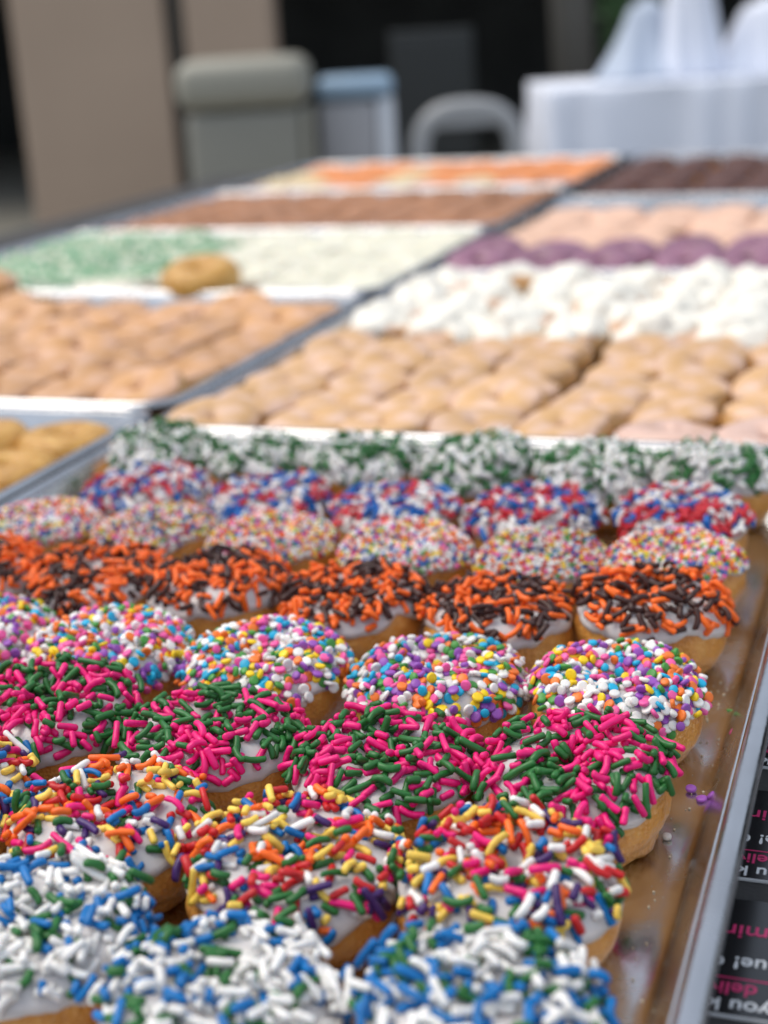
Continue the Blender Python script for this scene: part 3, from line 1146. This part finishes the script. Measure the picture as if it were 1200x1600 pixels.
# grey-green bin with rounded lid
bin_m = mat_simple('olive_grey_plastic', (0.25, 0.24, 0.20), rough=0.5, var=0.05)
lid_m = mat_simple('pale_olive_plastic', (0.31, 0.295, 0.24), rough=0.5, var=0.05)
o = empty('rubbish_bin', (-1.765, 4.05, GZ), (0, 0, RZ))
bgbox('body', o, -0.19, 0.19, -0.17, 0.19, 0.05, 0.72, bin_m, 0.03, 4, True)
bgbox('lid', o, -0.215, 0.215, -0.195, 0.215, 0.725, 0.885, lid_m, 0.06, 5, True)
bgbox('corner_post', o, 0.193, 0.215, -0.17, 0.19, 0.05, 0.72, lid_m, 0.008)
bgbox('base', o, -0.17, 0.17, -0.15, 0.17, 0.0, 0.049, bin_m)
tag(o, 'grey green bin with rounded pale lid before the tan pillar', 'bin')

# pale box with light blue lid
blue_m = mat_simple('light_blue_plastic', (0.30, 0.42, 0.54), rough=0.4, var=0.05)
pale_m = mat_simple('pale_plastic', (0.40, 0.39, 0.40), rough=0.4, var=0.05)
white_m = mat_simple('white_plastic', (0.72, 0.74, 0.78), rough=0.4, var=0.04)
o = empty('cool_box', (-1.495, 4.34, GZ), (0, 0, RZ))
bgbox('body', o, -0.12, 0.075, -0.11, 0.13, 0.0, 0.72, pale_m, 0.02, 3, True)
bgbox('side_panel', o, 0.078, 0.135, -0.11, 0.13, 0.0, 0.725, white_m, 0.012, 3, True)
bgbox('lid', o, -0.125, 0.138, -0.13, 0.15, 0.728, 0.80, blue_m, 0.03, 4, True)
tag(o, 'pale upright box with light blue lid right of the bin', 'cool box')

# grey plastic chair with a rounded back
chair_m = mat_simple('grey_plastic', (0.34, 0.345, 0.35), rough=0.45, var=0.05)
o = empty('plastic_chair', (-1.09, 4.33, GZ), (0, 0, RZ))
bm = bmesh.new()
arc = []
for k in range(25):
    a = PI * k / 24
    arc.append((-0.165 * math.copysign(abs(math.cos(a)) ** 0.7, math.cos(a)), 0.02, 0.52 + 0.155 * abs(math.sin(a)) ** 0.8))
bm_tube(bm, [(-0.175, 0.0, 0.40)] + arc + [(0.175, 0.0, 0.40)], 0.034, 10)
link('back_frame', mesh_bm('back_frame', bm, chair_m, True), o)
bgbox('back_rail', o, -0.14, 0.14, 0.0, 0.03, 0.615, 0.66, chair_m, 0.01)
bgbox('seat', o, -0.20, 0.20, -0.40, 0.03, 0.375, 0.405, chair_m, 0.012, 3, True)
for sx in (-0.18, 0.18):
    for sy in (-0.38, 0.02):
        bm = bmesh.new()
        bm_tube(bm, [(sx * 1.1, sy, 0), (sx, sy, 0.38)], [0.016, 0.022])
        link('leg', mesh_bm('leg', bm, chair_m, True), o)
tag(o, 'grey plastic chair with rounded open back left of the white table', 'chair')

# dark cabinet in the hall
dk = mat_simple('dark_grey_metal', (0.036, 0.040, 0.040), rough=0.5, var=0.1)
o = empty('cabinet', (-2.05, 6.35, GZ), (0, 0, RZ))
bgbox('carcass', o, 0.0, 0.40, 0, 0.35, 0.06, 0.92, dk, 0.01)
bgbox('door', o, 0.01, 0.39, -0.02, -0.002, 0.08, 0.88, dk, 0.005)
bgbox('plinth', o, 0.02, 0.38, 0.02, 0.33, 0, 0.059, dk)
tag(o, 'dim dark grey cabinet in front of the black hall', 'cabinet')

# white clothed table
cloth_w = mat_simple('white_cloth', (0.78, 0.81, 0.90), rough=0.9, var=0.03, scale=4, bump=0.001, bscale=300)
o = empty('clothed_table', (-0.815, 4.345, GZ), (0, 0, RZ))
o.scale = (1, 1, 0.945)
bgbox('table_top', o, 0.01, 1.79, 0.01, 0.74, 0.735, 0.757, cloth_w)
bm = bmesh.new()
loop = edge_pts(0, 0, 1.8, 0, 90) + edge_pts(1.8, 0, 1.8, .75, 36) + edge_pts(1.8, .75, 0, .75, 90) + edge_pts(0, .75, 0, 0, 36)
rings = []
for z, amp in ((0.764, 0.0), (0.756, 0.005), (0.70, 0.012), (0.5, 0.028), (0.25, 0.042), (0.04, 0.05)):
    rg = []
    for i, (x, y) in enumerate(loop):
        k = amp * (0.5 + 0.55 * math.sin(i * 0.62 + math.sin(i * .21) * 2) + 0.3 * math.sin(i * 0.29))
        dx = -k if x <= 0 else (k if x >= 1.8 else 0)
        dy = -k if y <= 0 else (k if y >= .75 else 0)
        rg.append(bm.verts.new((x + dx, y + dy, z)))
    rings.append(rg)
n = len(loop)
for A, B in zip(rings, rings[1:]):
    for k in range(n):
        bm.faces.new((A[k], A[(k + 1) % n], B[(k + 1) % n], B[k]))
bm.faces.new(rings[0])
link('tablecloth', mesh_bm('tablecloth', bm, cloth_w, True), o)
for sx in (0.12, 1.68):
    for sy in (0.1, 0.65):
        bm = bmesh.new()
        bm_tube(bm, [(sx, sy, 0), (sx, sy, 0.734)], 0.015)
        link('leg', mesh_bm('leg', bm, leg_m, True), o)
tag(o, 'long table covered by a white cloth in the background right', 'table')


def draped(x, y, r, h, tip, pw, mat, label, lean=0.0):
    """cloth hung over a narrow stand, standing on the clothed table"""
    p = Vector((-0.815, 4.345, 0)) + ux * x + uy * y
    o = empty('draped_stand', (p.x, p.y, GZ + 0.7245), (0, 0, RZ))
    bm = bmesh.new()
    seg = 48
    rings = []
    for i in range(16):
        s = i / 15
        rr = tip + (r - tip) * (1 - s) ** pw
        if s > 0.86:
            rr *= math.sqrt(max(0.02, 1 - ((s - 0.86) / 0.145) ** 2))
        rg = []
        for k in range(seg):
            a = 2 * PI * k / seg
            q = rr * (1 + 0.14 * (1 - s) * math.sin(a * 7 + x * 9 + s * 2) + 0.09 * math.sin(a * 3 + x * 5 + s * 3))
            rg.append(bm.verts.new((q * math.cos(a) + lean * s, q * math.sin(a), h * s)))
        rings.append(rg)
    for A, B in zip(rings, rings[1:]):
        for k in range(seg):
            bm.faces.new((A[k], A[(k + 1) % seg], B[(k + 1) % seg], B[k]))
    bm.faces.new(rings[-1])
    bm.faces.new(rings[0][::-1])
    link('cloth', mesh_bm('cloth', bm, mat, True), o)
    bm = bmesh.new()
    bm_tube(bm, [(0, 0, 0.001), (lean, 0, h + 0.012)], 0.02)
    link('pole', mesh_bm('pole', bm, mat, True), o)
    tag(o, label, 'draped stand', 'white draped stands on the clothed table')


cloth_g = mat_simple('grey_blue_cloth', (0.46, 0.52, 0.62), rough=0.9, var=0.05, scale=4)
draped(0.375, 0.42, 0.17, 0.26, 0.06, 1.7, cloth_g, 'grey blue draped stand, leftmost on the white clothed table', 0.03)
draped(0.535, 0.30, 0.10, 0.46, 0.062, 1.2, cloth_w, 'tallest white draped stand in the middle of the white clothed table', -0.01)
draped(0.80, 0.34, 0.17, 0.24, 0.07, 1.0, cloth_w, 'white draped stand at the right frame edge on the clothed table')

# dark green shrub and grey post behind that table
post_m = mat_simple('grey_brown_post', (0.10, 0.093, 0.08), rough=0.7)
o = empty('grey_post', (-1.01, 5.62, GZ), (0, 0, RZ))
bm = bmesh.new()
bm_tube(bm, [(0.03, 0, 0.04), (-0.06, 0, 2.6)], [0.085, 0.085], 14)
link('shaft', mesh_bm('shaft', bm, post_m, True), o)
bm = bmesh.new()
lathe(bm, [(0.16, 0), (0.16, 0.02), (0.11, 0.039)], 20)
link('base_plate', mesh_bm('base_plate', bm, post_m), o)
tag(o, 'leaning grey brown post behind the white clothed table', 'post')

leaf_m = mat_simple('dark_leaf', (0.05, 0.12, 0.04), rough=0.5, var=0.35, scale=6)
bark_m = mat_simple('bark', (0.08, 0.06, 0.04), rough=0.9)
o = empty('shrub', (-0.875, 6.25, GZ), (0, 0, 0))
bm = bmesh.new()
bm_tube(bm, [(0, 0, 0), (0.01, 0, 0.4), (0, 0.02, 1.0)], [0.03, 0.025, 0.012])
link('trunk', mesh_bm('trunk', bm, bark_m, True), o)
items = []
LV = [(-.5, 0, 0), (0, -.22, .05), (.5, 0, 0), (0, .22, .05)]
for k in range(2600):
    a, s = rnd.uniform(0, 2 * PI), rnd.random() ** 0.5
    z = rnd.uniform(0, 1)
    rr = 0.16 * math.sin(PI * (0.12 + 0.85 * z)) ** 0.6 * s * (1 + 0.3 * noise.noise(Vector((a, z * 5, 1))))
    items.append((LV, [(0, 1, 2, 3)], Vector((rr * math.cos(a), rr * math.sin(a), 0.62 + 1.3 * z)), Quaternion((rnd.gauss(0, 1), rnd.gauss(0, 1), rnd.gauss(0, 1), rnd.gauss(0, 1))).normalized(), rnd.uniform(0.03, 0.055), 0))
link('crown', merge_instances('crown', items, [leaf_m], False), o)
tag(o, 'dark green upright shrub behind the white clothed table', 'shrub')
